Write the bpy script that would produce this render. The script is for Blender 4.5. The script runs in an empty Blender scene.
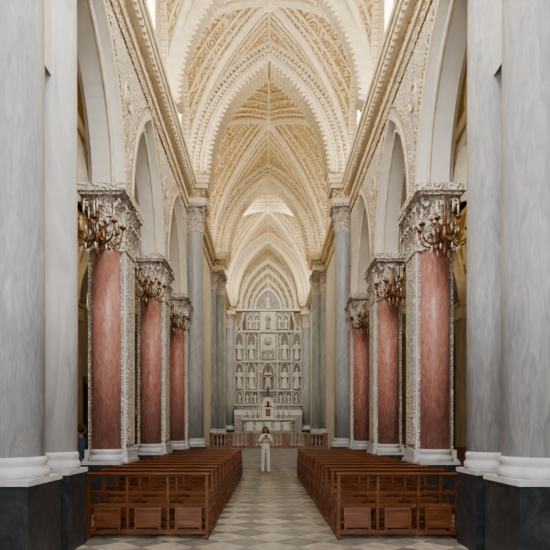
import bpy, bmesh, math, random
from mathutils import Vector, Matrix
random.seed(7)
PI=math.pi
# ------------------------------------------------------------------ helpers
class MB:
    def __init__(s): s.v=[];s.f=[];s.m=[];s.s=[]
    def add(s,vs,fs,m=0,sm=False):
        o=len(s.v); s.v.extend([tuple(p) for p in vs])
        for f in fs: s.f.append([i+o for i in f]); s.m.append(m); s.s.append(sm)
    def box(s,x0,x1,y0,y1,z0,z1,m=0):
        if x0>x1:x0,x1=x1,x0
        vs=[(x0,y0,z0),(x1,y0,z0),(x1,y1,z0),(x0,y1,z0),(x0,y0,z1),(x1,y0,z1),(x1,y1,z1),(x0,y1,z1)]
        s.add(vs,[(0,3,2,1),(4,5,6,7),(0,1,5,4),(1,2,6,5),(2,3,7,6),(3,0,4,7)],m)
    def lathe(s,cx,cy,prof,n=16,m=0,sm=True,sx=1,sy=1):
        vs=[];fs=[]
        for r,z in prof:
            for k in range(n):
                a=2*PI*k/n; vs.append((cx+r*sx*math.cos(a),cy+r*sy*math.sin(a),z))
        for i in range(len(prof)-1):
            for k in range(n):
                k2=(k+1)%n; fs.append((i*n+k,i*n+k2,(i+1)*n+k2,(i+1)*n+k))
        fs.append(tuple(reversed(range(n)))); fs.append(tuple((len(prof)-1)*n+k for k in range(n)))
        s.add(vs,fs,m,sm)
    def tube(s,path,r,n=6,m=0,sm=True,flat=1.0):
        P=[Vector(p) for p in path]; L=len(P)
        R=r if isinstance(r,(list,tuple)) else [r]*L
        vs=[];fs=[];nx=None
        for i in range(L):
            t=(P[min(i+1,L-1)]-P[max(i-1,0)]).normalized()
            if nx is None:
                a=Vector((0,0,1)) if abs(t.z)<0.9 else Vector((0,1,0))
                nx=t.cross(a).normalized()
            else:
                nx=(nx-t*nx.dot(t)).normalized()
            ny=t.cross(nx)
            for k in range(n):
                a=2*PI*(k+.5)/n; vs.append(P[i]+nx*(R[i]*math.cos(a))+ny*(R[i]*flat*math.sin(a)))
        for i in range(L-1):
            for k in range(n):
                k2=(k+1)%n; fs.append((i*n+k,i*n+k2,(i+1)*n+k2,(i+1)*n+k))
        fs.append(tuple(reversed(range(n)))); fs.append(tuple((L-1)*n+k for k in range(n)))
        s.add(vs,fs,m,sm)
    def ball(s,c,r,m=0,n=10,sx=1,sy=1,sz=1):
        pr=[]
        for i in range(n//2+1+1):
            a=-PI/2+PI*i/(n//2+1)
            pr.append((max(1e-4,r*math.cos(a)),c[2]+r*sz*math.sin(a)))
        s.lathe(c[0],c[1],pr,n,m,True,sx,sy)
    def build(s,name,mats,parent=None,loc=(0,0,0),rot=0,recalc=True):
        me=bpy.data.meshes.new(name); me.from_pydata(s.v,[],s.f)
        for mt in mats: me.materials.append(mt)
        me.polygons.foreach_set('material_index',s.m); me.polygons.foreach_set('use_smooth',s.s)
        if recalc:
            b=bmesh.new(); b.from_mesh(me); bmesh.ops.recalc_face_normals(b,faces=b.faces); b.to_mesh(me); b.free()
        me.update()
        ob=bpy.data.objects.new(name,me); bpy.context.collection.objects.link(ob)
        ob.location=loc; ob.rotation_euler=(0,0,rot)
        if parent: ob.parent=parent
        return ob
def inst(ob,name,loc,rot=0,scale=(1,1,1)):
    o=bpy.data.objects.new(name,ob.data); bpy.context.collection.objects.link(o)
    o.location=loc;o.rotation_euler=(0,0,rot);o.scale=scale; return o
def empty(name):
    e=bpy.data.objects.new(name,None); bpy.context.collection.objects.link(e); return e

def arc(a,h,n=14):
    R=(a*a+h*h)/(2*a); th=math.atan2(h,R-a)
    L=[(-a+R-R*math.cos(th*i/n),R*math.sin(th*i/n)) for i in range(n+1)]
    return L+[(-u,z) for u,z in reversed(L[:-1])]
def mp(plane,c,zs):
    if plane=='x': return lambda u,w,z:(c+u,w,zs+z)
    return lambda u,w,z:(w,c+u,zs+z)
def arch_band(mb,plane,c,a0,h0,a1,h1,t0,t1,zs,m=0,n=14,lo=0):
    F=mp(plane,c,zs); A=arc(a0,h0,n)[lo:];B=arc(a1,h1,n)[lo:];N=len(A)
    vs=[];fs=[]
    for (u,z),(u2,z2) in zip(A,B):
        vs+=[F(u,t0,z),F(u2,t0,z2),F(u2,t1,z2),F(u,t1,z)]
    for i in range(N-1):
        for k in range(4):
            k2=(k+1)%4; fs.append((4*i+k,4*i+k2,4*(i+1)+k2,4*(i+1)+k))
    fs.append((0,1,2,3)); fs.append((4*(N-1),4*(N-1)+3,4*(N-1)+2,4*(N-1)+1))
    mb.add(vs,fs,m)
def resample(P,step):
    out=[];acc=0
    for i in range(len(P)-1):
        a=Vector(P[i]);b=Vector(P[i+1]);L=(b-a).length
        if L==0: continue
        while acc<=L:
            out.append((a+(b-a)*acc/L,(b-a).normalized())); acc+=step
        acc-=L
    return out
def arch_teeth(mb,plane,c,a,h,t0,t1,zs,size,hgt,m=0,sq=False,lo=0):
    F=mp(plane,c,zs)
    for p,t in resample(arc(a,h,14 if lo else 20)[lo:],size):
        n=Vector((t.y,-t.x))
        w=size*.5*(0.6 if sq else 0.98)
        q=[p-t*w,p+t*w]+([p+t*w+n*hgt,p-t*w+n*hgt] if sq else [p+n*hgt])
        k=len(q); vs=[F(x.x,t0,x.y) for x in q]+[F(x.x,t1,x.y) for x in q]
        fs=[tuple(range(k)),tuple(reversed(range(k,2*k)))]+[(i,(i+1)%k,(i+1)%k+k,i+k) for i in range(k)]
        mb.add(vs,fs,m)
def arch_roll(mb,plane,c,a,h,t,zs,r,m=0,n=6,lo=0):
    F=mp(plane,c,zs); mb.tube([F(u,t,z) for u,z in arc(a,h,14)[lo:]],r,n,m)

# ------------------------------------------------------------------ materials
def newmat(name,rough=.6,metal=0):
    mt=bpy.data.materials.new(name); mt.use_nodes=True
    N=mt.node_tree.nodes;L=mt.node_tree.links;b=N['Principled BSDF']
    b.inputs['Roughness'].default_value=rough;b.inputs['Metallic'].default_value=metal
    return mt,N,L,b
def ramp(N,stops):
    r=N.new('ShaderNodeValToRGB');e=r.color_ramp.elements
    e[0].position=stops[0][0];e[0].color=(*stops[0][1],1);e[1].position=stops[-1][0];e[1].color=(*stops[-1][1],1)
    for p,c in stops[1:-1]:
        x=e.new(p);x.color=(*c,1)
    return r
def coords(N,L,scale=(1,1,1),rot=(0,0,0)):
    t=N.new('ShaderNodeTexCoord');m=N.new('ShaderNodeMapping');m.inputs['Scale'].default_value=scale;m.inputs['Rotation'].default_value=rot
    L.new(t.outputs['Object'],m.inputs['Vector']);return m.outputs['Vector']
def plain(name,c,rough=.6,metal=0,var=.06,sc=4,bump=0.0,emit=0):
    mt,N,L,b=newmat(name,rough,metal)
    v=coords(N,L);n=N.new('ShaderNodeTexNoise');n.inputs['Scale'].default_value=sc;n.inputs['Detail'].default_value=5
    L.new(v,n.inputs['Vector'])
    r=ramp(N,[(.3,tuple(x*(1-var*1.6) for x in c)),(.7,tuple(min(1,x*(1+var)) for x in c))])
    L.new(n.outputs['Fac'],r.inputs['Fac']);L.new(r.outputs['Color'],b.inputs['Base Color'])
    if bump:
        bp=N.new('ShaderNodeBump');bp.inputs['Strength'].default_value=bump;bp.inputs['Distance'].default_value=.02
        L.new(n.outputs['Fac'],bp.inputs['Height']);L.new(bp.outputs['Normal'],b.inputs['Normal'])
    return mt
def marble(name,cols,scale=(3,3,1),rough=.3,dist=2.0,sc=1.5,det=8):
    mt,N,L,b=newmat(name,rough)
    v=coords(N,L,scale);n=N.new('ShaderNodeTexNoise');n.inputs['Scale'].default_value=sc;n.inputs['Detail'].default_value=det
    n.inputs['Roughness'].default_value=.65;n.inputs['Distortion'].default_value=dist
    L.new(v,n.inputs['Vector'])
    k=len(cols);r=ramp(N,[(.28+.44*i/(k-1),c) for i,c in enumerate(cols)])
    L.new(n.outputs['Fac'],r.inputs['Fac']);L.new(r.outputs['Color'],b.inputs['Base Color']);return mt
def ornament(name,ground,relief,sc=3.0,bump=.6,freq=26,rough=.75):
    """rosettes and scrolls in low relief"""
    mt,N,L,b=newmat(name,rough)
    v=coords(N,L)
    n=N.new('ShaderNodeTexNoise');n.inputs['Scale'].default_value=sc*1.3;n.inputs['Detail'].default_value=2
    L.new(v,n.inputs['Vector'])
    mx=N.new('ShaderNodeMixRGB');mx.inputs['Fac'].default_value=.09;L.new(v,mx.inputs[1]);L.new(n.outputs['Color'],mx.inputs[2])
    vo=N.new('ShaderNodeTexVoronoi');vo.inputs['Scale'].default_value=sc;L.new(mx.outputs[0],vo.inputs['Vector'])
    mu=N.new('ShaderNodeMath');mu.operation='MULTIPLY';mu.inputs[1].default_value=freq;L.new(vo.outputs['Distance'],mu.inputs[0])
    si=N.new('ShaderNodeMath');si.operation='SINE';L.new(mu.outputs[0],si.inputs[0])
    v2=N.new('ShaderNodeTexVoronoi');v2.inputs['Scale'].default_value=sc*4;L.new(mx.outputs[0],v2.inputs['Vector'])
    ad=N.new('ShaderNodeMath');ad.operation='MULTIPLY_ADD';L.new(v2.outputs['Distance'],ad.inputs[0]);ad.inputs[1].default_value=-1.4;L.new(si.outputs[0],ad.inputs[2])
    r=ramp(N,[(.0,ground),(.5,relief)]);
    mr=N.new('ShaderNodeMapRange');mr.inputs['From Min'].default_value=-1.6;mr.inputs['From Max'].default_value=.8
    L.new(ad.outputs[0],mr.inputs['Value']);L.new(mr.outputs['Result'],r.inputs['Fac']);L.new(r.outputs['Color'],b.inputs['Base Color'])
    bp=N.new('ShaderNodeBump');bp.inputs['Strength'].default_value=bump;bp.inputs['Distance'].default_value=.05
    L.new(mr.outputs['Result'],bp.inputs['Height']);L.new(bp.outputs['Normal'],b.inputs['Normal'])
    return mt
def lattice(name,ground,relief,sc=1.6):
    mt,N,L,b=newmat(name,.8)
    outs=[]
    for s in (1,-1):
        v=coords(N,L,(1,1,1))
        w=N.new('ShaderNodeTexWave');w.inputs['Scale'].default_value=sc;w.bands_direction='DIAGONAL'
        m=N.new('ShaderNodeMapping');m.inputs['Scale'].default_value=(s,1,1);L.new(v,m.inputs['Vector']);L.new(m.outputs[0],w.inputs['Vector']);outs.append(w)
    mx=N.new('ShaderNodeMath');mx.operation='MAXIMUM';L.new(outs[0].outputs['Fac'],mx.inputs[0]);L.new(outs[1].outputs['Fac'],mx.inputs[1])
    r=ramp(N,[(.72,ground),(.86,relief)]);L.new(mx.outputs[0],r.inputs['Fac']);L.new(r.outputs['Color'],b.inputs['Base Color'])
    bp=N.new('ShaderNodeBump');bp.inputs['Strength'].default_value=.5;bp.inputs['Distance'].default_value=.06
    L.new(mx.outputs[0],bp.inputs['Height']);L.new(bp.outputs['Normal'],b.inputs['Normal']);return mt

M_wall=plain('plaster_pale',(.72,.70,.665),.7,var=.06,sc=1.5)
M_beige=plain('plaster_beige',(.58,.48,.35),.8,var=.1,sc=1.2)
M_cream=plain('stucco_cream',(.78,.70,.54),.7,var=.09,sc=6,bump=.25)
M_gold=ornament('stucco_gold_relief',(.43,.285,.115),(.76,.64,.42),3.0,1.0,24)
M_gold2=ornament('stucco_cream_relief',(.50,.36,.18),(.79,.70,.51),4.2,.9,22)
M_soft=ornament('soft_wall_relief',(.54,.46,.36),(.78,.74,.67),5,.7,20)
M_frieze=ornament('frieze_relief',(.36,.24,.12),(.76,.67,.51),5,.8,20)
M_white_orn=ornament('white_relief',(.52,.46,.40),(.84,.82,.77),8,.9,18)
M_cap=ornament('capital_stone',(.50,.42,.36),(.80,.76,.71),7,.8,14)
M_lat=lattice('aisle_vault_net',(.46,.30,.10),(.84,.72,.46))
M_pink=marble('pink_marble',[(.28,.13,.11),(.42,.20,.175),(.51,.27,.24),(.63,.41,.38)],(3,3,1.0),.38,2.4,2.4,10)
M_grey=marble('grey_marble',[(.27,.285,.315),(.38,.395,.425),(.46,.475,.505),(.58,.59,.61)],(3,3,.6),.32,2.5,2.4,12)
M_palegrey=marble('pale_grey_marble',[(.42,.44,.475),(.56,.58,.61),(.65,.66,.69),(.74,.74,.75)],(2,2,.5),.35)
M_green=marble('green_grey_marble',[(.28,.31,.31),(.40,.43,.43),(.54,.56,.56)],(2,2,.6),.35)
M_dark=marble('slate_marble',[(.018,.021,.025),(.035,.04,.047),(.075,.08,.09)],(2,2,2),.45)
M_base=plain('base_white_marble',(.58,.59,.62),.4,var=.1,sc=5)
M_step=plain('step_marble',(.42,.40,.37),.4,var=.12,sc=3)
M_alt=ornament('altar_marble',(.36,.34,.31),(.70,.69,.66),4,1.0,22)
M_altp=plain('altar_marble_plain',(.72,.71,.68),.5,var=.06,sc=5)
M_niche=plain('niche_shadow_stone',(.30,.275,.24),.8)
M_wood=marble('pew_wood',[(.085,.027,.010),(.165,.057,.021),(.27,.102,.040)],(1.5,12,12),.3,.6,2)
M_wood2=marble('dark_wood',[(.03,.015,.01),(.06,.03,.018),(.10,.05,.03)],(3,3,1),.4,.6,2)
M_bronze=plain('bronze',(.26,.14,.075),.4,.6,var=.3,sc=20)
M_candle=plain('candle_wax',(.78,.70,.55),.5)
M_glass=plain('crystal_drop',(.75,.62,.55),.1,.2)
M_brown=marble('brown_marble',[(.14,.06,.04),(.28,.15,.11),(.45,.31,.24)],(4,4,4),.35)
M_balus=marble('baluster_marble',[(.28,.20,.15),(.44,.34,.27),(.56,.48,.41)],(4,4,4),.4)
M_canvas=marble('oil_painting',[(.02,.018,.014),(.07,.045,.03),(.20,.12,.07)],(2,2,2),.35,2,1.5)

def floor_mat():
    mt,N,L,b=newmat('marble_floor',.24)
    v=coords(N,L,(1,1,1),(0,0,PI/4))
    ck=N.new('ShaderNodeTexChecker');ck.inputs['Scale'].default_value=1/.5
    ck.inputs['Color1'].default_value=(.47,.455,.425,1);ck.inputs['Color2'].default_value=(.27,.27,.27,1);L.new(v,ck.inputs['Vector'])
    n=N.new('ShaderNodeTexNoise');n.inputs['Scale'].default_value=4;n.inputs['Detail'].default_value=8;n.inputs['Distortion'].default_value=1.5;L.new(v,n.inputs['Vector'])
    r=ramp(N,[(.3,(.64,.63,.61)),(.7,(1.14,1.12,1.09))]);L.new(n.outputs['Fac'],r.inputs['Fac'])
    mx=N.new('ShaderNodeMixRGB');mx.blend_type='MULTIPLY';mx.inputs['Fac'].default_value=1;L.new(ck.outputs['Color'],mx.inputs[1]);L.new(r.outputs['Color'],mx.inputs[2])
    sv=N.new('ShaderNodeVectorMath');sv.operation='SNAP';sv.inputs[1].default_value=(.5,.5,.5);L.new(v,sv.inputs[0])
    wn=N.new('ShaderNodeTexWhiteNoise');L.new(sv.outputs[0],wn.inputs['Vector'])
    r2=ramp(N,[(.0,(.78,.77,.76)),(1.,(1.16,1.15,1.13))]);L.new(wn.outputs['Value'],r2.inputs['Fac'])
    m2=N.new('ShaderNodeMixRGB');m2.blend_type='MULTIPLY';m2.inputs['Fac'].default_value=1;L.new(mx.outputs[0],m2.inputs[1]);L.new(r2.outputs['Color'],m2.inputs[2])
    L.new(m2.outputs[0],b.inputs['Base Color']);return mt
M_floor=floor_mat()

# ------------------------------------------------------------------ layout constants
WN=2.85; CB=[2.85,6.9,10.95,15.0,19.1]
ZS=10.4; HV=4.5
SPR=6.15
mb=MB(); mb.box(-6.9,6.9,-4,41,-.2,0,0); mb.build('floor',[M_floor])
mb=MB()
for i in range(5):
    mb.box(-2.82,2.82,22.9+i*.33,24.6,i*.15+.002,(i+1)*.15,0)
mb.box(-2.82,2.82,24.6,39.5,0.002,.75,0)
for i in range(4):
    mb.box(-2.2,2.2,33.6+i*.33,39.5,.75+i*.165,.75+(i+1)*.165,0)
mb.build('chancel_steps',[M_step])

# ------------------------------------------------------------------ arcade + clerestory walls
def arcade_side(sg):
    mb=MB()
    xi,xo=sg*2.85,sg*3.5
    for b in range(4):
        c=(CB[b]+CB[b+1])/2; half=(CB[b+1]-CB[b])/2; a=half-.35; h=2.75
        A=[(-half,0)]+arc(a,h,14)+[(half,0)]
        top=9.4-SPR
        for x in (xi,xo):
            vs=[];fs=[]
            for u,z in A: vs+=[(x,c+u,SPR+(z if abs(u)<=a else 0)),(x,c+u,SPR+top)]
            for i in range(len(A)-1): fs.append((2*i,2*i+1,2*i+3,2*i+2))
            mb.add(vs,fs,0 if x==xi else 6)
        arch_band(mb,'y',c,a-.0001,h-.0001,a+.02,h+.02,min(xi,xo),max(xi,xo),SPR,0)
        if b==0: continue
        lo=9 if b==1 else 0     # first bay: mouldings die into the giant columns
        arch_band(mb,'y',c,a-.22,h-.26,a,h,sg*2.98,sg*3.37,SPR,0)
        arch_roll(mb,'y',c,a-.22,h-.26,sg*2.98,SPR,.035,2)
        arch_band(mb,'y',c,a,h,a+.09,h+.10,sg*2.80,xi,SPR,2,lo=lo)
        arch_band(mb,'y',c,a+.10,h+.11,a+.24,h+.27,sg*2.825,xi,SPR+.0,1,lo=lo)
        arch_roll(mb,'y',c,a+.27,h+.31,sg*2.83,SPR,.03,3,lo=lo)
        arch_teeth(mb,'y',c,a+.09,h+.10,sg*2.79,sg*2.84,SPR,.09,.05,2,True,lo=lo)
        for s in (-1,1):
            if b==1 and s<0: continue
            P=[(u,z) for u,z in arc(a+.31,h+.35,10) if s*u>=0 and z>.9]
            vs=[]
            for u,z in P: vs+=[(sg*2.838,c+u,SPR+z),(sg*2.838,c+s*(half-.02),SPR+z)]
            mb.add(vs,[(2*i,2*i+1,2*i+3,2*i+2) for i in range(len(P)-1)],7)
    y0,y1=CB[0],CB[-1]
    mb.box(xi,sg*2.80,y0,y1,9.12,9.4,3)
    for z0,z1,p in ((9.4,9.5,.1),(9.5,9.78,.06),(9.78,9.95,.2),(9.95,10.1,.30),(10.1,10.25,.35)):
        mb.box(sg*3.5,xi-sg*p,y0,y1,z0,z1,3 if p==.06 else 2)
    y=y0+.1
    while y<y1:
        mb.box(xi-sg*.06,xi-sg*.27,y,y+.09,9.8,9.93,2); y+=.2
    for cy in CB[2:4]:
        mb.tube([(sg*2.83,cy+.24*math.cos(t),8.2+.24*math.sin(t)) for t in [2*PI*k/16 for k in range(17)]],.03,6,2)
        mb.ball((sg*2.84,cy,8.2),.15,1,10,.3,1,1)
        mb.box(xi,sg*2.80,cy-.2,cy+.2,6.15,6.9,1)
    def cler(c,half,win=True):
        n=20;us=sorted(set([round(half*math.sin(PI/2*k/n)*s,4) for k in range(n+1) for s in(1,-1)]+[-.42,.42]))
        k_=HV/WN;R=(1+k_*k_)/2
        def P(t): return math.sqrt(max(0,R*R-(t+R-1)**2))/k_
        def wt(u): a=.42;h=.75;RR=(a*a+h*h)/(2*a);return 12.4-ZS+math.sqrt(max(0,RR*RR-(abs(u)+RR-a)**2))
        for i in range(len(us)-1):
            u0,u1=us[i],us[i+1]; t0,t1=HV*P(abs(u0)/half),HV*P(abs(u1)/half)
            if win and abs(u0)<=.4201 and abs(u1)<=.4201:
                mb.add([(xi,c+u0,10.2),(xi,c+u1,10.2),(xi,c+u1,10.8),(xi,c+u0,10.8)],[(0,1,2,3)],5)
                mb.add([(xi,c+u0,ZS+wt(u0)),(xi,c+u1,ZS+wt(u1)),(xi,c+u1,ZS+t1),(xi,c+u0,ZS+t0)],[(0,1,2,3)],5)
            else: mb.add([(xi,c+u0,10.2),(xi,c+u1,10.2),(xi,c+u1,ZS+t1),(xi,c+u0,ZS+t0)],[(0,1,2,3)],5)
        if win:
            arch_band(mb,'y',c,.42,.75,.55,.92,xi-sg*.05,xi+sg*.3,12.4,2)
            mb.box(xi-sg*.05,xi+sg*.3,c-.55,c-.42,10.7,12.4,2);mb.box(xi-sg*.05,xi+sg*.3,c+.42,c+.55,10.7,12.4,2)
            mb.box(xi-sg*.1,xi+sg*.3,c-.6,c+.6,10.65,10.8,2)
        arch_band(mb,'y',c,half-.2,HV-.28,half-.02,HV-.03,xi-sg*.14,xi,ZS,2,18)
        arch_teeth(mb,'y',c,half-.2,HV-.28,xi-sg*.12,xi,ZS,.14,.12,2)
    for b in range(4): cler((CB[b]+CB[b+1])/2,(CB[b+1]-CB[b])/2)
    mb.box(xi,sg*3.5,19.45,39.7,0,9.4,0)
    for z0,z1,p in ((9.4,9.5,.1),(9.5,9.78,.06),(9.78,9.95,.2),(9.95,10.25,.34)):
        mb.box(sg*3.5,xi-sg*p,19.45,39.7,z0,z1,3 if p==.06 else 2)
    cler(23.75,3.85);cler(33.1,3.9)
    mb.build('wall_left' if sg<0 else 'wall_right',[M_wall,M_white_orn,M_cream,M_frieze,M_gold,M_gold2,M_beige,M_soft],recalc=False)
    k=0
    for c in [(CB[b]+CB[b+1])/2 for b in range(4)]+[23.75,33.1]:
        k+=1;w=MB();x=xi+sg*.2
        for z in (11.2,11.7,12.2,12.7): w.box(x-.015,x+.015,c-.42,c+.42,z-.015,z+.015,0)
        for u in (-.15,.15): w.box(x-.015,x+.015,c+u-.012,c+u+.012,10.8,13.0,0)
        w.build('window_%d'%(k+(0 if sg<0 else 6)),[M_bronze])
for sg in (-1,1): arcade_side(sg)

# ------------------------------------------------------------------ vaults
def Pf(t,k):
    R=(1+k*k)/2; return math.sqrt(max(0,R*R-(t+R-1)**2))/k
def vault(mb,cx,cy,W,L,zs,h,m,n=16):
    k=h/W; ts=[-math.sin(PI/2*(n-i)/n) for i in range(n)]+[math.sin(PI/2*i/n) for i in range(n+1)]
    N=len(ts);vs=[(cx+W*a,cy+L*b,zs+h*Pf(min(abs(a),abs(b)),k)) for a in ts for b in ts];fs=[]
    for i in range(N-1):
        for j in range(N-1):
            A,B,C,D=i*N+j,(i+1)*N+j,(i+1)*N+j+1,i*N+j+1
            if (i<n)==(j<n): fs+=[(A,B,C),(A,C,D)]
            else: fs+=[(A,B,D),(B,C,D)]
    mb.add(vs,fs,m,False)
def vault_ribs(mb,cx,cy,W,L,zs,h,m=1,r=.11,rows=(.10,.2,.34,.5),tooth=.13):
    k=h/W
    S=lambda a,b,d=.03:(cx+W*a,cy+L*b,zs-d+h*Pf(min(abs(a),abs(b)),k))
    T=[math.sin(PI/2*i/22) for i in range(-22,23)]
    for s in (1,-1):
        mb.tube([S(t,s*t,.04) for t in T],r,8,m)
        mb.tube([S(t,s*t,.16) for t in T],r*.45,6,m)
    for d in rows:
        for sx in (1,-1):
            for sy in (1,-1):
                for ax in (0,1):
                    pts=[]
                    for t in [d+(1-d)*math.sin(PI/2*i/16) for i in range(17)]:
                        a,b=(t,t-d) if ax==0 else (t-d,t)
                        pts.append(S(sx*a,sy*b))
                    mb.tube(pts,.045 if d<.3 else .03,6,m)
                    if d<.4:
                        for p,t in resample([tuple(q) for q in pts],tooth*1.6):
                            mb.ball(tuple(p),tooth*(.42 if d<.3 else .32),m,6)
    for t0,t1 in (((-1,0),(1,0)),((0,-1),(0,1))):
        mb.tube([S(t0[0]+(t1[0]-t0[0])*i/20,t0[1]+(t1[1]-t0[1])*i/20,.02) for i in range(21)],.05,6,m)
    z=zs+h
    mb.lathe(cx,cy,[(.02,z-.32),(.12,z-.3),(.2,z-.22),(.22,z-.12),(.34,z-.1),(.42,z-.02),(.3,z)],14,m)
ce=empty('ceiling')
mb=MB()
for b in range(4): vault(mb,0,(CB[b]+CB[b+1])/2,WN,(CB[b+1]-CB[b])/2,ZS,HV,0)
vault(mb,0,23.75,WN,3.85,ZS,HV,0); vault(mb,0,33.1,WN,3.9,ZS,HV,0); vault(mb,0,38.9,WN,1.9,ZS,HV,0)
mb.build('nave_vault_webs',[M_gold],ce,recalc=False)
mb=MB()
for b in range(4): vault_ribs(mb,0,(CB[b]+CB[b+1])/2,WN,(CB[b+1]-CB[b])/2,ZS,HV,0)
vault_ribs(mb,0,23.75,WN,3.85,ZS,HV,0); vault_ribs(mb,0,33.1,WN,3.9,ZS,HV,0)
for y in CB[:4]:
    arch_band(mb,'x',0,WN-.35,HV-.45,WN,HV,y-.28,y+.28,ZS,0,20)
    arch_teeth(mb,'x',0,WN-.35,HV-.45,y-.25,y+.25,ZS,.16,.14,0)
mb.build('vault_ribs',[M_cream],ce)
mb=MB()
for (y,a,h,th) in ((19.35,2.12,3.85,.45),(28.1,2.06,3.8,.5),(37.5,2.1,3.8,.5)):
    arch_band(mb,'x',0,a,h,WN,HV+.02,y-th,y+th,ZS,1,24)
    dx=(WN-a);dh=HV-h
    f=lambda q:(a+dx*q,h+dh*q)
    for q0,q1,pr,m in ((0,.16,.16,0),(.24,.34,.10,0),(.56,.66,.08,0),(.86,.98,.14,0)):
        a0,h0=f(q0);a1,h1=f(q1);arch_band(mb,'x',0,a0,h0,a1,h1,y-th-pr,y-th,ZS,m,24)
    arch_teeth(mb,'x',0,*f(0),y-th-.12,y+th,ZS,.17,.15,0)
    arch_teeth(mb,'x',0,*f(.24),y-th-.09,y-th,ZS,.13,.10,0)
    arch_teeth(mb,'x',0,*f(.56),y-th-.07,y-th,ZS,.13,.10,0,True)
    arch_teeth(mb,'x',0,*f(.86),y-th-.12,y-th,ZS,.16,.13,0)
    for yy in (y-.22,y+.1): arch_roll(mb,'x',0,a-.01,h-.01,yy,ZS,.06,0)
mb.build('chancel_arches',[M_cream,M_gold2],ce)

# aisles
mb=MB();mr=MB()
for sg in (-1,1):
    cx=sg*5.15
    for b in range(4):
        c=(CB[b]+CB[b+1])/2;L=(CB[b+1]-CB[b])/2
        vault(mb,cx,c,1.65,L,6.0,2.9,0,10)
        k=2.9/1.65
        for s in (1,-1):
            mr.tube([(cx+1.65*t,c+L*s*t,5.95+2.9*Pf(abs(t),k)) for t in [math.sin(PI/2*i/16) for i in range(-16,17)]],.08,6,0)
    vault(mb,cx,20.9,1.65,1.8,6.0,2.9,0,10)
    for y in CB:
        arch_band(mr,'x',cx,1.3,2.4,1.65,2.95,y-.3,y+.3,6.0,0,12)
        arch_band(mr,'x',cx,1.3,2.4,1.42,2.56,y-.36,y+.36,6.0,0,12)
mb.build('aisle_vault_webs',[M_lat],ce,recalc=False);mr.build('aisle_vault_ribs',[M_cream],ce)
for sg in (-1,1):
    mb=MB();x=sg*6.8
    mb.box(x,x+sg*.3,2.85,22.8,0,9.3,0)
    for y in CB:
        mb.box(x,x-sg*.22,y-.3,y+.3,0,5.4,0);mb.box(x,x-sg*.28,y-.36,y+.36,0,1.0,1)
        mb.box(x,x-sg*.32,y-.4,y+.4,5.85,6.0,2);mb.box(x,x-sg*.26,y-.34,y+.34,5.4,5.85,2)
    for b in range(4):
        c=(CB[b]+CB[b+1])/2
        arch_band(mb,'y',c,1.15,1.7,1.35,1.98,x-sg*.1,x,3.6,2)
        for s in (-1,1): mb.box(x,x-sg*.1,c+s*1.35,c+s*1.15,0,3.6,2)
        mb.box(x,x-sg*.12,c-1.7,c+1.7,5.55,5.75,2)
    mb.build('wall_left_aisle' if sg<0 else 'wall_right_aisle',[M_beige,M_brown,M_cream])
mb=MB()
for sg in (-1,1):
    mb.box(sg*3.5,sg*6.8,22.5,22.8,0,9.3,0)
    mb.box(sg*3.5,sg*6.8,2.5,2.8,0,9.3,0)
    mb.box(sg*2.85,sg*3.5,2.5,2.8,0,9.4,0)
    arch_band(mb,'x',sg*5.15,1.0,1.5,1.25,1.85,22.35,22.5,4.2,1,12)
    for s in (-1,1): mb.box(sg*5.15+s*1.0,sg*5.15+s*1.25,22.35,22.5,0,4.2,1)
    mb.box(sg*5.15-1.6,sg*5.15+1.6,22.3,22.5,6.3,6.5,1)
mb.build('wall_aisle_end',[M_beige,M_cream])

# ------------------------------------------------------------------ columns
def leaf(mb,cx,cy,z,ang,r0,ht,w,out,m):
    ca,sa=math.cos(ang),math.sin(ang);vs=[];fs=[]
    prof=[(0,0,1),(.01,.35,1.1),(.03,.65,.95),(out*.6,.92,.75),(out,.95,.55),(out*1.15,.80,.25)]
    for o,zz,ww in prof:
        for k,side in enumerate((-1,0,1)):
            rr=r0+o+(.02 if side==0 else 0)+.1*r0*zz; t=side*w*ww/2
            vs.append((cx+ca*rr-sa*t,cy+sa*rr+ca*t,z+zz*ht))
    for i in range(len(prof)-1):
        for k in range(2): fs.append((3*i+k,3*i+k+1,3*i+k+4,3*i+k+3))
    mb.add(vs,fs,m,True)
def corinthian(mb,cx,cy,z0,z1,r,m,ab=None):
    H=z1-z0
    mb.lathe(cx,cy,[(r*1.0,z0-.02),(r*1.14,z0),(r*1.14,z0+.05),(r*1.0,z0+.06),(r*1.02,z0+H*.5),(r*1.25,z0+H*.85),(r*1.3,z0+H*.88)],18,m)
    n=10
    for k in range(n):
        leaf(mb,cx,cy,z0+.05,2*PI*k/n,r*1.0,H*.42,2*PI*r/n*1.05,r*.45,m)
        leaf(mb,cx,cy,z0+.05+H*.27,2*PI*(k+.5)/n,r*1.0,H*.45,2*PI*r/n*1.1,r*.6,m)
    for k in range(4):
        a=PI/4+k*PI/2;R=r*1.45
        c=Vector((cx+R*math.cos(a),cy+R*math.sin(a),z1-H*.24));d=Vector((math.cos(a),math.sin(a),0))
        mb.tube([c+d*(.13*r/.3*(1-q/14)*math.cos(q*.75))+Vector((0,0,1))*(.13*r/.3*(1-q/14)*math.sin(q*.75)) for q in range(13)],.03*r/.3,5,m)
        mb.tube([(cx+r*math.cos(a),cy+r*math.sin(a),z0+H*.5),(cx+r*1.2*math.cos(a),cy+r*1.2*math.sin(a),z0+H*.72),tuple(c+d*.1)],.035*r/.3,5,m)
    A=r*1.55
    mb.box(cx-A,cx+A,cy-A,cy+A,z1-H*.12,z1-H*.05,m);mb.box(cx-A*1.05,cx+A*1.05,cy-A*1.05,cy+A*1.05,z1-H*.05,z1,m)
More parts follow.
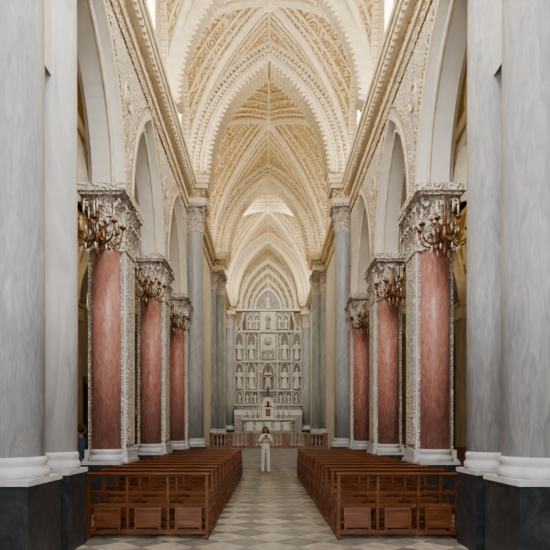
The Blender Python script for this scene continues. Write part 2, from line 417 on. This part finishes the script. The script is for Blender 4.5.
def attic_base(mb,cx,cy,r,z0,zp,m_pl,m_b,pl,tf=1.0):
    mb.box(cx-pl,cx+pl,cy-pl,cy+pl,z0,zp,m_pl)
    mb.box(cx-pl*1.03,cx+pl*1.03,cy-pl*1.03,cy+pl*1.03,zp,zp+.06,m_b)
    q=lambda f:r*(1+(f-1)*tf)
    mb.lathe(cx,cy,[(q(1.26),zp+.06),(q(1.3),zp+.10),(q(1.26),zp+.15),(q(1.12),zp+.17),(q(1.10),zp+.2),(q(1.17),zp+.23),(q(1.12),zp+.27),(r,zp+.29)],28,m_b)
    return zp+.29
def giant(name,cx,cy,r,mat,z0=0,zp=1.0,pl=None,cap=(8.5,9.45),n=32,tf=1.0):
    mb=MB();pl=pl or r*1.28
    z=attic_base(mb,cx,cy,r,z0,zp,1,2,pl,tf)
    mb.lathe(cx,cy,[(r*1.0,z),(r*1.0,z+2),(r*.97,cap[0]-1.5),(r*.93,cap[0]-.05),(r*.98,cap[0])],n,0)
    corinthian(mb,cx,cy,cap[0],cap[1],r*.92,3)
    return mb.build(name,[mat,M_dark,M_base,M_cap])
for sg in (-1,1):
    giant('grey_marble_column',sg*2.98,6.1,.42,M_grey,pl=.455,tf=.4)
    giant('grey_marble_column',sg*2.97,7.4,.335,M_palegrey if sg<0 else M_grey,pl=.36,tf=.4)
    giant('grey_marble_column',sg*2.62,19.45,.31,M_grey,pl=.40)
    giant('green_marble_column',sg*2.86,27.35,.27,M_green,z0=.75,zp=1.35)
    giant('green_marble_column',sg*2.5,28.35,.27,M_green,z0=.75,zp=1.35)
    giant('green_marble_column',sg*2.62,37.4,.29,M_green,z0=.75,zp=1.6)
    mb=MB()
    for (y0,y1,xin) in ((5.5,8.0,2.45),(18.95,19.95,2.1),(26.9,28.8,2.08),(36.95,37.95,2.12)):
        for z0,z1,p,m in ((9.45,9.62,.1,0),(9.62,9.95,.14,1),(9.95,10.1,.04,0),(10.1,10.25,-.02,0),(10.25,10.42,-.06,0)):
            mb.box(sg*(xin+p),sg*3.3,y0+p,y1-p,z0,z1,m)
        y=y0+.12
        while y<y1-.1:
            mb.box(sg*(xin+.02),sg*(xin+.16),y,y+.07,9.97,10.08,0);y+=.15
        x=xin+.12
        while x<2.8:
            mb.box(sg*x,sg*(x+.07),y0+.02,y0+.15,9.97,10.08,0);x+=.15
    mb.build('trim_entablature_%s'%('left' if sg<0 else 'right'),[M_cream,M_frieze])

def pink_pier(sg,c):
    mb=MB()
    mb.box(sg*2.8,sg*3.52,c-.35,c+.35,1.2,5.05,4);mb.box(sg*2.8,sg*3.52,c-.35,c+.35,5.05,6.15,5)
    for s in (-1,1):
        mb.box(sg*2.79,sg*2.83,c+s*.35,c+s*.32,1.2,5.05,5)
        mb.box(sg*2.79,sg*2.83,c+s*.365,c+s*.34,1.2,5.05,5)
    mb.box(sg*2.74,sg*3.58,c-.42,c+.42,0,.95,1)
    mb.box(sg*2.72,sg*3.60,c-.44,c+.44,.95,1.02,2);mb.box(sg*2.75,sg*3.57,c-.4,c+.4,1.02,1.2,2)
    mb.box(sg*2.77,sg*2.8,c-.28,c+.28,1.3,4.95,4)
    for s in (-1,1):
        cy=c+s*.35
        z=attic_base(mb,sg*3.16,cy,.27,0,.93,1,2,.36)
        mb.lathe(sg*3.16,cy,[(.278,z),(.278,3),(.265,5.0)],26,0)
        corinthian(mb,sg*3.16,cy,5.0,6.1,.255,3)
    mb.box(sg*2.77,sg*3.55,c-.4,c+.4,5.02,5.1,3)
    for k in range(4):
        yy=c-.3+k*.2
        leaf(mb,sg*2.79,yy,5.1,PI if sg>0 else 0,0,.42,.2,.12,3)
        leaf(mb,sg*2.79,yy+.1,5.4,PI if sg>0 else 0,0,.45,.2,.16,3)
    mb.box(sg*2.70,sg*3.62,c-.78,c+.78,6.02,6.16,3)
    mb.build('pink_marble_pier',[M_pink,M_dark,M_base,M_cap,M_white_orn,M_wall])
for c in CB[2:]:
    for sg in (-1,1): pink_pier(sg,c)
for sg in (-1,1):
    mb=MB();c=6.9
    mb.box(sg*3.05,sg*3.52,c-.35,c+.35,0,6.15,0);mb.build('trim_pier_core_%s'%('left' if sg<0 else 'right'),[M_beige])

# ------------------------------------------------------------------ candelabra
def candelabra():
    mb=MB()
    mb.lathe(0,0,[(.01,-.5),(.035,-.46),(.055,-.38),(.02,-.3),(.04,-.2),(.08,-.12),(.035,-.03),(.02,.1),(.045,.2),(.02,.3),(.035,.42),(.01,.52)],10,0)
    for k in range(8):
        a=2*PI*k/8+.2;ca,sa=math.cos(a),math.sin(a)
        pts=[(ca*r,sa*r,z) for r,z in ((.03,-.10),(.12,-.22),(.25,-.29),(.38,-.24),(.45,-.10),(.45,.02))]
        mb.tube(pts,[.016,.019,.018,.017,.015,.014],6,0)
        mb.tube([(ca*r,sa*r,z) for r,z in ((.28,-.28),(.21,-.18),(.27,-.09),(.33,-.14),(.29,-.19))],.010,5,0)
        mb.tube([(ca*r,sa*r,z) for r,z in ((.40,-.2),(.50,-.22),(.52,-.12),(.48,-.1))],.008,5,0)
        mb.lathe(ca*.45,sa*.45,[(.018,.01),(.055,.04),(.06,.06),(.028,.065),(.028,.09)],8,0)
        mb.lathe(ca*.45,sa*.45,[(.015,.09),(.015,.25)],6,1);mb.lathe(ca*.45,sa*.45,[(.004,.25),(.015,.28),(.003,.34)],6,1)
        mb.lathe(ca*.45,sa*.45,[(.003,-.22),(.02,-.18),(.004,-.10)],6,2)
        mb.lathe(ca*.25,sa*.25,[(.003,-.44),(.022,-.39),(.004,-.29)],6,2)
    for k in range(5):
        a=2*PI*k/5;ca,sa=math.cos(a),math.sin(a)
        mb.tube([(ca*r,sa*r,z) for r,z in ((.02,.1),(.1,.03),(.2,.07),(.24,.2))],.012,6,0)
        mb.lathe(ca*.24,sa*.24,[(.015,.19),(.042,.22),(.02,.23)],8,0);mb.lathe(ca*.24,sa*.24,[(.014,.23),(.014,.38)],6,1);mb.lathe(ca*.24,sa*.24,[(.004,.38),(.014,.41),(.003,.46)],6,1)
        mb.lathe(ca*.2,sa*.2,[(.003,-.1),(.02,-.05),(.004,.05)],6,2)
    mb.tube([(.0,.0,.0),(0,.12,-.06),(0,.22,.02),(0,.36,.08)],.025,6,0)
    mb.tube([(.0,.1,-.3),(0,.25,-.25),(0,.34,-.1),(0,.36,.0)],.018,6,0)
    mb.lathe(0,.34,[(.05,-.15),(.07,-.1),(.07,.12),(.05,.17)],8,0)
    return mb
cm=candelabra();first=None
for c in CB[2:]:
    for sg in (-1,1):
        loc=(sg*3.13,c-.35-.70,5.2)
        if first is None: first=cm.build('wall_candelabra',[M_bronze,M_candle,M_glass],loc=loc)
        else: inst(first,'wall_candelabra',loc)

# ------------------------------------------------------------------ pews
def pew():
    mb=MB();L=1.76
    def bar(x0,x1,y0,y1,z0,z1,m=0): mb.box(x0,x1,y0,y1,z0,z1,m)
    def slab(pts,x0,x1):
        k=len(pts);vs=[(x0,y,z) for y,z in pts]+[(x1,y,z) for y,z in pts]
        mb.add(vs,[tuple(range(k)),tuple(reversed(range(k,2*k)))]+[(i,(i+1)%k,(i+1)%k+k,i+k) for i in range(k)],0)
    for x in (0,L-.045):
        slab([(.0,0),(.05,0),(.05,.46),(.0,.94),(-.045,.94)],x,x+.045)
        slab([(.40,0),(.45,0),(.45,.44),(.40,.44)],x,x+.045)
        slab([(.04,.37),(.45,.37),(.45,.43),(.04,.43)],x,x+.045)
        slab([(.03,.635),(.40,.615),(.46,.635),(.45,.66),(.03,.67)],x-.008,x+.053)
        slab([(.385,.44),(.42,.44),(.425,.62),(.39,.62)],x,x+.04)
        slab([(-.06,.0),(.47,.0),(.47,.05),(-.04,.06),(-.07,.04)],x,x+.045)
    for x in (L/3-.018,2*L/3-.018):
        slab([(.005,0.05),(.035,0.05),(.04,.45),(-.0,.92),(-.03,.92)],x,x+.036)
        slab([(.04,.38),(.42,.38),(.42,.43),(.04,.43)],x,x+.036)
    slab([(-.075,.932),(.0,.945),(.0,.965),(-.08,.952)],-.02,L+.02)
    slab([(-.03,.905),(-.008,.905),(-.012,.935),(-.036,.935)],0,L)
    slab([(.0,.65),(.022,.65),(.012,.70),(-.012,.70)],0,L)
    bar(0,L,.04,.45,.44,.46)
    bar(0,L,.41,.44,.385,.43)
    bar(0,L,.01,.035,.07,.12)
    bar(0,L,.20,.24,.10,.14)
    for i in range(3):
        x0=i*L/3+.10;x1=(i+1)*L/3-.10
        slab([(.000,.18),(.015,.18),(.028,.45),(.013,.45)],x0,x1)
        for a,b in ((x0,x0+.035),(x1-.035,x1)): slab([(-.016,.12),(.002,.12),(.015,.46),(-.003,.46)],a,b)
        slab([(-.016,.17),(.002,.17),(.004,.21),(-.014,.21)],x0,x1);slab([(-.006,.42),(.012,.42),(.014,.46),(-.004,.46)],x0,x1)
    return mb
pm=pew();fp=None
for r in range(14):
    y=7.98+r*.79
    for sg in (-1,1):
        x=-2.68 if sg<0 else .95
        if fp is None: fp=pm.build('church_pew',[M_wood],loc=(x,y,0))
        else: inst(fp,'church_pew',(x+random.uniform(-.012,.012),y+random.uniform(-.015,.015),0))

# ------------------------------------------------------------------ balustrade
bal=MB()
for sg in (-1,1):
    x0,x1=.02,2.7;mb=bal
    mb.box(sg*x0,sg*x1,24.95,25.2,.752,.86,1);mb.box(sg*x0,sg*x1,24.93,25.22,1.38,1.47,0)
    x=x0+.1
    while x<x1-.1:
        mb.lathe(sg*x,25.07,[(.05,.86),(.05,.9),(.03,.95),(.065,1.06),(.06,1.12),(.03,1.25),(.045,1.33),(.05,1.38)],10,2);x+=.17
    for xx in (.7,1.7,x1-.22): mb.box(sg*xx,sg*(xx+.2),24.92,25.23,.752,1.47,1)
bal.box(-.02,.02,24.95,25.2,.752,.86,1);bal.box(-.02,.02,24.93,25.22,1.38,1.47,0)
bal.build('altar_balustrade',[M_balus,M_brown,M_balus])

# ------------------------------------------------------------------ apse wall + lunette
mb=MB();mb.box(-3.5,3.5,39.6,39.9,0,15.2,0)
mb.box(-2.8,2.8,39.3,39.6,10.1,10.3,1)
for s,hh in ((1.9,3.3),(1.5,2.6),(1.1,1.9),(.6,1.05)):
    arch_band(mb,'x',0,s,hh,s+.12,hh+.2,39.35,39.6,10.3,1);arch_teeth(mb,'x',0,s,hh,39.38,39.6,10.3,.16,.14,1)
for k in range(1,12):
    a=PI*k/12;mb.tube([(.6*math.cos(a),39.5,10.3+1.0*math.sin(a)),(1.85*math.cos(a),39.5,10.3+3.1*math.sin(a))],.05,5,1)
mb.build('wall_back',[M_gold2,M_cream])

# ------------------------------------------------------------------ retable
def statue(mb,x,y,z,h,m):
    mb.lathe(x,y,[(.16*h,z),(.17*h,z+.03*h),(.14*h,z+.3*h),(.11*h,z+.55*h),(.15*h,z+.72*h),(.14*h,z+.8*h),(.045*h,z+.84*h),(.04*h,z+.87*h)],10,m,True,1,.75)
    mb.ball((x,y-.01*h,z+.93*h),.07*h,m,8,.9,1,1.15)
    for s in (-1,1): mb.tube([(x+s*.13*h,y,z+.78*h),(x+s*.18*h,y-.04*h,z+.6*h),(x+s*.06*h,y-.14*h,z+.58*h)],[.045*h,.04*h,.03*h],6,m)
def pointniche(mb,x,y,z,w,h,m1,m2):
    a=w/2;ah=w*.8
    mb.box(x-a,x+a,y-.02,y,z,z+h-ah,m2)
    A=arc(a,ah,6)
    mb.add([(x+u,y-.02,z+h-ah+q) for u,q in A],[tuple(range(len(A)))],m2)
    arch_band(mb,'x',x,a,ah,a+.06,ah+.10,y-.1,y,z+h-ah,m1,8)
    for s in (-1,1):
        mb.lathe(x+s*(a+.04),y-.08,[(.04,z),(.03,z+.05),(.03,z+h-ah-.06),(.05,z+h-ah)],8,m1)
    mb.tube([(x,y-.06,z+h+.08),(x,y-.06,z+h+.22)],[.04,.01],5,m1)
mb=MB();Y=38.6
mb.box(-2.35,2.35,Y,39.3,1.42,3.4,0);mb.box(-2.42,2.42,Y-.1,39.3,3.3,3.42,1);mb.box(-2.42,2.42,Y-.1,39.3,2.55,2.65,1)
for i in range(6): mb.box(-2.2+i*.75,-1.65+i*.75,Y-.04,Y,2.7,3.25,0)
mb.box(-2.3,2.3,Y+.1,39.3,3.42,8.6,0)
# projecting side and centre bays break up the screen
for x0,x1 in ((-2.35,-1.72),(1.72,2.35),(-.62,.62)): mb.box(x0,x1,Y+.02,Y+.1,3.42,8.5,0)
for zz in (4.3,6.35,8.45): mb.box(-2.42,2.42,Y-.1,39.3,zz,zz+.1,1);mb.box(-2.36,2.36,Y-.04,39.3,zz-.08,zz,0)
for zt,hh,sh,xs in ((3.42,.8,.65,(-2.0,-1.45,-.9,.9,1.45,2.0)),(4.4,1.85,1.45,(-2.03,-1.17,0,1.17,2.03)),(6.45,1.9,1.3,(-2.03,-1.17,1.17,2.03))):
    for x in xs:
        w=.8 if x==0 else (.36 if zt<4 else .46)
        f=Y+.02 if (abs(x)>1.72 or x==0) else Y+.1
        pointniche(mb,x,f,zt+.05,w,hh,1,2)
        statue(mb,x,f-.1,zt+.05,sh,1)
    for x in (-2.36,-1.65,-.66,.66,1.65,2.36):
        mb.lathe(x,Y-.02,[(.08,zt),(.06,zt+.08),(.05,zt+hh),(.08,zt+hh+.08)],8,1)
mb.box(-.5,.5,Y-.04,Y+.02,6.55,8.3,1)
for q in (-.3,0,.3): statue(mb,q,Y-.05,6.5,.85,0)
mb.ball((0,Y-.04,7.8),.32,0,12,1,.3,1)
# crown
mb.box(-1.6,1.6,Y+.15,39.3,8.5,10.0,0);mb.box(-1.7,1.7,Y,39.3,9.95,10.08,1)
for x in (-1.25,-.8,.8,1.25): pointniche(mb,x,Y+.15,8.65,.3,1.0,1,2);statue(mb,x,Y+.05,8.67,.82,1)
mb.box(-.55,.55,Y+.05,Y+.15,8.6,9.9,1);statue(mb,0,Y,8.7,1.05,0)
A=arc(.95,1.45,10);n=len(A)
vs=[(u,Y+.1,10.08+z) for u,z in A]+[(u,39.3,10.08+z) for u,z in A]
mb.add(vs,[tuple(range(n)),tuple(reversed(range(n,2*n)))]+[(i,(i+1)%n,(i+1)%n+n,i+n) for i in range(n)],0)
arch_band(mb,'x',0,.85,1.32,1.0,1.55,Y+.0,Y+.2,10.08,1,10)
statue(mb,0,Y+.05,10.1,1.0,1)
statue(mb,0,Y+.3,11.5,.5,1)
for x,z in ((-2.3,8.55),(2.3,8.55),(-1.9,8.55),(1.9,8.55),(-1.6,10.05),(1.6,10.05),(-1.2,10.05),(1.2,10.05)):
    mb.lathe(x,Y+.2,[(.09,z),(.09,z+.3),(.12,z+.32),(.07,z+.4),(.045,z+.65),(.01,z+.9)],6,1,False)
for s in (-1,1): mb.tube([(s*2.3,Y+.2,8.6),(s*1.98,Y+.2,8.9),(s*1.78,Y+.2,9.4),(s*1.7,Y+.2,9.9)],.08,6,1)
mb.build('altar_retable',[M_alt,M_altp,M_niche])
mb=MB()
mb.box(-1.6,1.6,36.2,37.0,1.41,2.25,0);mb.box(-1.7,1.7,36.1,37.05,2.25,2.36,1)
for i in range(5): mb.box(-1.4+i*.6,-1.0+i*.6,36.16,36.2,1.55,2.1,1)
mb.box(-2.3,2.3,37.05,37.5,1.41,2.6,0);mb.box(-2.3,2.3,37.3,37.9,2.6,2.95,1)
mb.box(-.4,.4,36.6,37.1,2.36,3.1,1);arch_band(mb,'x',0,.25,.45,.42,.7,36.55,37.1,3.1,1,8)
mb.box(-.16,.16,36.57,36.6,2.5,3.0,2)
for s in (-1,1):
    mb.lathe(s*.5,36.6,[(.07,2.36),(.05,2.5),(.05,3.1),(.07,3.2)],8,1)
mb.build('altar_table',[M_alt,M_altp,M_bronze])
mb=MB()
for x in (-1.4,-1.0,-.7,.7,1.0,1.4):
    mb.lathe(x,36.45,[(.07,2.362),(.02,2.42),(.03,2.55),(.015,2.7),(.04,2.78)],8,0);mb.lathe(x,36.45,[(.02,2.78),(.02,3.15)],6,1)
mb.build('altar_candlesticks',[M_bronze,M_candle])
mb=MB()
mb.lathe(0,37.4,[(.2,2.96),(.16,3.0),(.05,3.2),(.04,3.9)],8,0)
mb.box(-.045,.045,37.37,37.43,3.9,5.9,0);mb.box(-.45,.45,37.37,37.43,5.25,5.34,0)
mb.tube([(0,37.33,4.5),(0,37.31,4.8),(0,37.32,5.15)],[.04,.06,.09],8,1);mb.ball((0,37.3,5.35),.075,1,8)
for s in (-1,1): mb.tube([(s*.08,37.33,5.18),(s*.4,37.34,5.3)],[.035,.02],6,1)
mb.build('altar_crucifix',[M_wood2,M_candle])

# ------------------------------------------------------------------ aisle furniture
for sg in (-1,1):
    mb=MB();x=sg*6.8;y0,y1,zb,zt=(19.7,21.2,0,3.3) if sg<0 else (19.65,21.4,0,4.4)
    mb.box(x-sg*.0,x-sg*.1,y0,y1,zb,zt,0)
    for a,b in ((y0-.12,y0),(y1,y1+.12)): mb.box(x,x-sg*.16,a,b,0,zt+.12,1)
    mb.box(x,x-sg*.2,y0-.2,y1+.2,zt,zt+.2,1)
    if sg>0: arch_band(mb,'y',(y0+y1)/2,.5,.5,.65,.7,x-sg*.16,x,zt+.2,1,8)
    ym=(y0+y1)/2
    for a,b in ((y0+.1,ym-.06),(ym+.06,y1-.1)):
        for z0,z1 in ((.2,1.2),(1.35,2.4),(2.55,zt-.15)): mb.box(x-sg*.1,x-sg*.13,a,b,z0,z1,0)
    mb.build('door_%d'%(1 if sg<0 else 2),[M_wood2,M_brown])
for sg in (-1,1):
    for yc in (12.95,17.0):
        mb=MB();xa,xb,xc=sg*6.785,sg*6.72,sg*6.64
        mb.box(xa,xb,yc-.75,yc+.75,1.9,4.2,0)
        for a,b in ((yc-.9,yc-.75),(yc+.75,yc+.9)): mb.box(xa,xc,a,b,1.75,4.35,1)
        for c,d in ((1.75,1.9),(4.2,4.35)): mb.box(xa,xc,yc-.9,yc+.9,c,d,1)
        mb.build('framed_painting',[M_canvas,M_bronze])
mb=MB();mb.box(-.3,.3,-.3,.3,0,.15,0);mb.box(-.24,.24,-.24,.24,.15,1.25,0);mb.box(-.3,.3,-.3,.3,1.25,1.35,0);statue(mb,0,0,1.35,1.35,1)
mb.build('saint_statue',[M_brown,M_altp],loc=(-4.75,20.6,0))

# ------------------------------------------------------------------ people
M_skin=plain('skin',(.62,.38,.28),.55,var=.04);M_white=plain('white_cotton',(.84,.82,.78),.85,var=.05,sc=12,bump=.2)
M_hair=plain('brown_hair',(.13,.055,.028),.55,var=.3,sc=30);M_blue=plain('blue_shirt',(.14,.24,.42),.85,var=.1,sc=10)
M_jean=plain('dark_trousers',(.05,.06,.09),.85);M_shoe=plain('shoe_leather',(.32,.24,.18),.6);M_eye=plain('eye_dark',(.03,.02,.02),.3)
M_lip=plain('lips',(.45,.16,.13),.5);M_phone=plain('phone_body',(.02,.02,.025),.3)
def skin_mesh(name,verts,edges,rad,sub=2,root=0):
    me=bpy.data.meshes.new(name);me.from_pydata(verts,edges,[]);ob=bpy.data.objects.new(name,me);bpy.context.collection.objects.link(ob)
    ob.modifiers.new('Skin','SKIN')
    if not me.skin_vertices:
        bpy.context.view_layer.objects.active=ob
        bpy.ops.mesh.customdata_skin_add()
    d=me.skin_vertices[0].data
    for i,r in enumerate(rad):
        d[i].radius=r if isinstance(r,tuple) else (r,r);d[i].use_root=(i==root)
    s=ob.modifiers.new('Sub','SUBSURF');s.levels=sub;s.render_levels=sub
    dg=bpy.context.evaluated_depsgraph_get();dg.update()
    nm=bpy.data.meshes.new_from_object(ob.evaluated_get(dg));bpy.data.objects.remove(ob)
    return nm
def person(name,loc,rot,arms,top,bottom,hair_len,item,sleeve_to=1.0,wide=.058):
    root=empty(name);root.location=loc;root.rotation_euler=(0,0,rot)
    V=[(0,0,.93),(0,.0,1.06),(0,-.005,1.22),(0,0,1.35),(0,.005,1.43),(0,-.005,1.50)]
    R=[(.135,.10),(.115,.088),(.14,.10),(.115,.085),(.05,.05),(.045,.045)]
    E=[(0,1),(1,2),(2,3),(3,4),(4,5)]
    for s in (-1,1):
        b=len(V)
        V+=[(s*.085,0,.86),(s*.10,-.015,.50),(s*.105,.015,.12),(s*.11,-.01,.05),(s*.125,-.14,.035)]
        R+=[.095,.068,wide,.045,(.04,.03)];E+=[(0,b),(b,b+1),(b+1,b+2),(b+2,b+3),(b+3,b+4)]
    for s,(el,wr) in zip((-1,1),arms):
        b=len(V);V+=[(s*.155,0,1.375),tuple(el),tuple((Vector(el)+Vector(wr))/2),tuple(wr)]
        R+=[.058,.042,.038,.027];E+=[(3,b),(b,b+1),(b+1,b+2),(b+2,b+3)]
    nm=skin_mesh('body',V,E,R,2,0)
    for m in (M_shoe,bottom,top,M_skin): nm.materials.append(m)
    wrs=[Vector(a[1]) for a in arms]
    for p in nm.polygons:
        c=p.center;p.use_smooth=True
        p.material_index=0 if c.z<.075 else 1 if c.z<.95 else 3 if (c.z>1.435 and abs(c.x)<.09) else 3 if min((c-w).length for w in wrs)<.07*sleeve_to else 2
    bo=bpy.data.objects.new('body',nm);bpy.context.collection.objects.link(bo);bo.parent=root
    mb=MB();mb.lathe(0,0,[(.155,.86),(.16,.88),(.15,1.0),(.135,1.08)],20,0,True,1,.76);mb.build('blouse_hem',[top],root)
    for s,(el,wr) in zip((-1,1),arms):
        w=Vector(wr);e=Vector(el);d=(w-e).normalized();up=Vector((0,0,1)) if abs(d.z)<.8 else Vector((0,-1,0))
        side=d.cross(up).normalized();up=side.cross(d).normalized()
        curl=Vector((-s*.6,-.2,0)) if abs(d.z)<.8 else Vector((0,-1,0))
        HV_=[tuple(w),tuple(w+d*.045),tuple(w+d*.085)];HR=[(.026,.02),(.036,.018),(.034,.017)];HE=[(0,1),(1,2)]
        for k,(o,l) in enumerate(((-.027,.062),(-.009,.074),(.009,.070),(.026,.055))):
            b=len(HV_);p0=w+d*.088+up*o;p1=p0+d*l*.5+curl*.006;p2=p1+(d*.6+curl*.8).normalized()*l*.3;p3=p2+(d*.2+curl).normalized()*l*.25
            HV_+=[tuple(p0),tuple(p1),tuple(p2),tuple(p3)];HR+=[.0095,.0088,.008,.0068];HE+=[(2,b),(b,b+1),(b+1,b+2),(b+2,b+3)]
        b=len(HV_);p0=w+d*.035+up*.03;p1=p0+up*.028+d*.022;p2=p1+d*.03+up*.008+curl*.01
        HV_+=[tuple(p0),tuple(p1),tuple(p2)];HR+=[.013,.011,.009];HE+=[(1,b),(b,b+1),(b+1,b+2)]
        hm=skin_mesh('hand',HV_,HE,HR,1,0);hm.materials.append(M_skin)
        for p in hm.polygons:p.use_smooth=True
        ho=bpy.data.objects.new('hand',hm);bpy.context.collection.objects.link(ho);ho.parent=root
    mb=MB();C=Vector((0,-.02,1.585));vs=[];fs=[];nu,nv=28,22
    for j in range(nv+1):
        ph=-PI/2+PI*j/nv
        for i in range(nu):
            th=2*PI*i/nu;x=math.cos(ph)*math.sin(th);y=-math.cos(ph)*math.cos(th);z=math.sin(ph)
            sx=.074*(1-.28*max(0,-z)**1.2);sy=.092*(1-.12*max(0,-z));q=Vector((x*sx,y*sy,z*.112))
            if y<-.1:
                q.y-=.022*math.exp(-((x/.16)**2))*math.exp(-(((z+.12)/.16)**2))
                q.y+=.008*math.exp(-(((abs(x)-.38)/.18)**2))*math.exp(-(((z-.05)/.13)**2))
                q.y-=.006*math.exp(-((x/.25)**2))*math.exp(-(((z+.45)/.12)**2))
                q.y-=.008*math.exp(-((x/.3)**2))*math.exp(-(((z+.8)/.15)**2))
            vs.append(C+q)
    for j in range(nv):
        for i in range(nu):
            i2=(i+1)%nu;fs.append((j*nu+i,j*nu+i2,(j+1)*nu+i2,(j+1)*nu+i))
    mb.add(vs,fs,0,True)
    for s in (-1,1):
        mb.ball(C+Vector((s*.029,-.077,.004)),.0115,3,8,1,.6,.7)
        mb.tube([C+Vector((s*.015,-.088,.026)),C+Vector((s*.03,-.087,.031)),C+Vector((s*.046,-.074,.025))],.0035,5,2)
        mb.ball(C+Vector((s*.074,.005,-.005)),.022,0,8,.35,.7,1.2)
    mb.tube([C+Vector((x,-.088+abs(x)*.35,-.049)) for x in (-.024,-.012,0,.012,.024)],[.002,.005,.006,.005,.002],6,1)
    mb.build('head',[M_skin,M_lip,M_hair,M_eye],root)
    mb=MB();vs=[];fs=[];rnd=random.Random(3)
    for j in range(nv+1):
        ph=-PI/2+PI*j/nv
        for i in range(nu):
            th=2*PI*i/nu;x=math.cos(ph)*math.sin(th);y=-math.cos(ph)*math.cos(th);z=math.sin(ph)
            k=1+rnd.uniform(-.03,.06);vs.append(C+Vector((x*.09*k,y*.105*k+.008,z*.122*k+.004)))
    for j in range(nv):
        for i in range(nu):
            i2=(i+1)%nu;c=(vs[j*nu+i]+vs[(j+1)*nu+i2])/2-C
            if c.z<-.05 or (c.y<-.03 and c.z<.062): continue
            fs.append((j*nu+i,j*nu+i2,(j+1)*nu+i2,(j+1)*nu+i))
    mb.add(vs,fs,0,True)
    if hair_len>0:
        for k in range(70):
            a=rnd.uniform(.28*PI,1.72*PI)
            pts=[]
            n=8
            for q in range(n):
                t=q/(n-1);rr=.082+.035*t+.010*math.sin(q*1.7+k);zz=.055-t*hair_len+.004*math.cos(q*2+k)
                pts.append(C+Vector((math.sin(a)*rr,-math.cos(a)*(rr+.008)+.01,zz)))
            mb.tube(pts,[.012,.015,.016,.017,.016,.016,.013,.005],5,0)
    mb.build('hair',[M_hair],root)
    if item:
        mb=MB();mb.box(-.042,.042,-.315,-.303,1.27,1.41,0);mb.build('phone',[M_phone],root)
    return root
person('woman_standing',(-.12,20.2,0),.05,(((-.24,-.04,1.13),(-.085,-.25,1.27)),((.24,-.04,1.13),(.085,-.25,1.27))),M_white,M_white,.17,True)
person('visitor_in_blue_shirt',(-4.13,12.0,0),2.2,(((-.22,.02,1.10),(-.22,-.05,.87)),((.22,.02,1.10),(.22,-.05,.87))),M_blue,M_jean,0,False,wide=.055)

# ------------------------------------------------------------------ lights
def area(name,loc,rot,sx,sy,e,col=(1,.93,.82)):
    l=bpy.data.lights.new(name,'AREA');l.shape='RECTANGLE';l.size=sx;l.size_y=sy;l.energy=e;l.color=col
    o=bpy.data.objects.new(name,l);bpy.context.collection.objects.link(o);o.location=loc;o.rotation_euler=rot;return o
for sg in (-1,1):
    for c in (8.9,13,17): area('cornice_lamp',(sg*2.6,c,10.3),(PI,sg*.35,0),.2,2.6,42,(1,.90,.72))
    for c in (21.8,25.3,31,35): area('cornice_lamp',(sg*2.55,c,10.3),(PI,sg*.35,0),.2,2,50,(1,.88,.68))
    for c in (8.9,13,17,21): area('aisle_fill',(sg*6.3,c,6.1),(PI,0,0),.3,1.5,11,(1,.80,.55))  # added upward fill lights for the aisle vaults, no real fixtures
    for c in CB[:-1]:
        area('clerestory_daylight',(sg*3.2,c+2.03,11.8),(0,sg*PI/2,0),1.8,.8,90,(1,.96,.90))
area('chancel_fill',(0,29.3,13.6),(math.radians(38),0,0),1.5,.6,280,(1,.95,.87))  # added fill light that brightens the altar end, not a church fixture
area('nave_fill',(0,4.2,12.5),(math.radians(35),0,0),3,2,480,(1,.95,.87))  # unseen fill light added overhead to offset falloff down the nave
w=bpy.data.worlds.new('World');bpy.context.scene.world=w;w.use_nodes=True
bg=w.node_tree.nodes['Background'];bg.inputs['Color'].default_value=(1,.985,.97,1);bg.inputs['Strength'].default_value=1.5
try:
    bpy.context.scene.view_settings.look='AgX - Medium High Contrast'
    bpy.context.scene.view_settings.exposure=.4
except Exception as e: print(e)

# ------------------------------------------------------------------ camera
cam=bpy.data.cameras.new('Camera');co=bpy.data.objects.new('Camera',cam);bpy.context.collection.objects.link(co)
co.location=(-.07,0,1.58);co.rotation_euler=(PI/2,0,0);cam.lens=36;cam.sensor_width=36;cam.shift_x=.0145;cam.shift_y=.282;cam.clip_end=200
bpy.context.scene.camera=co
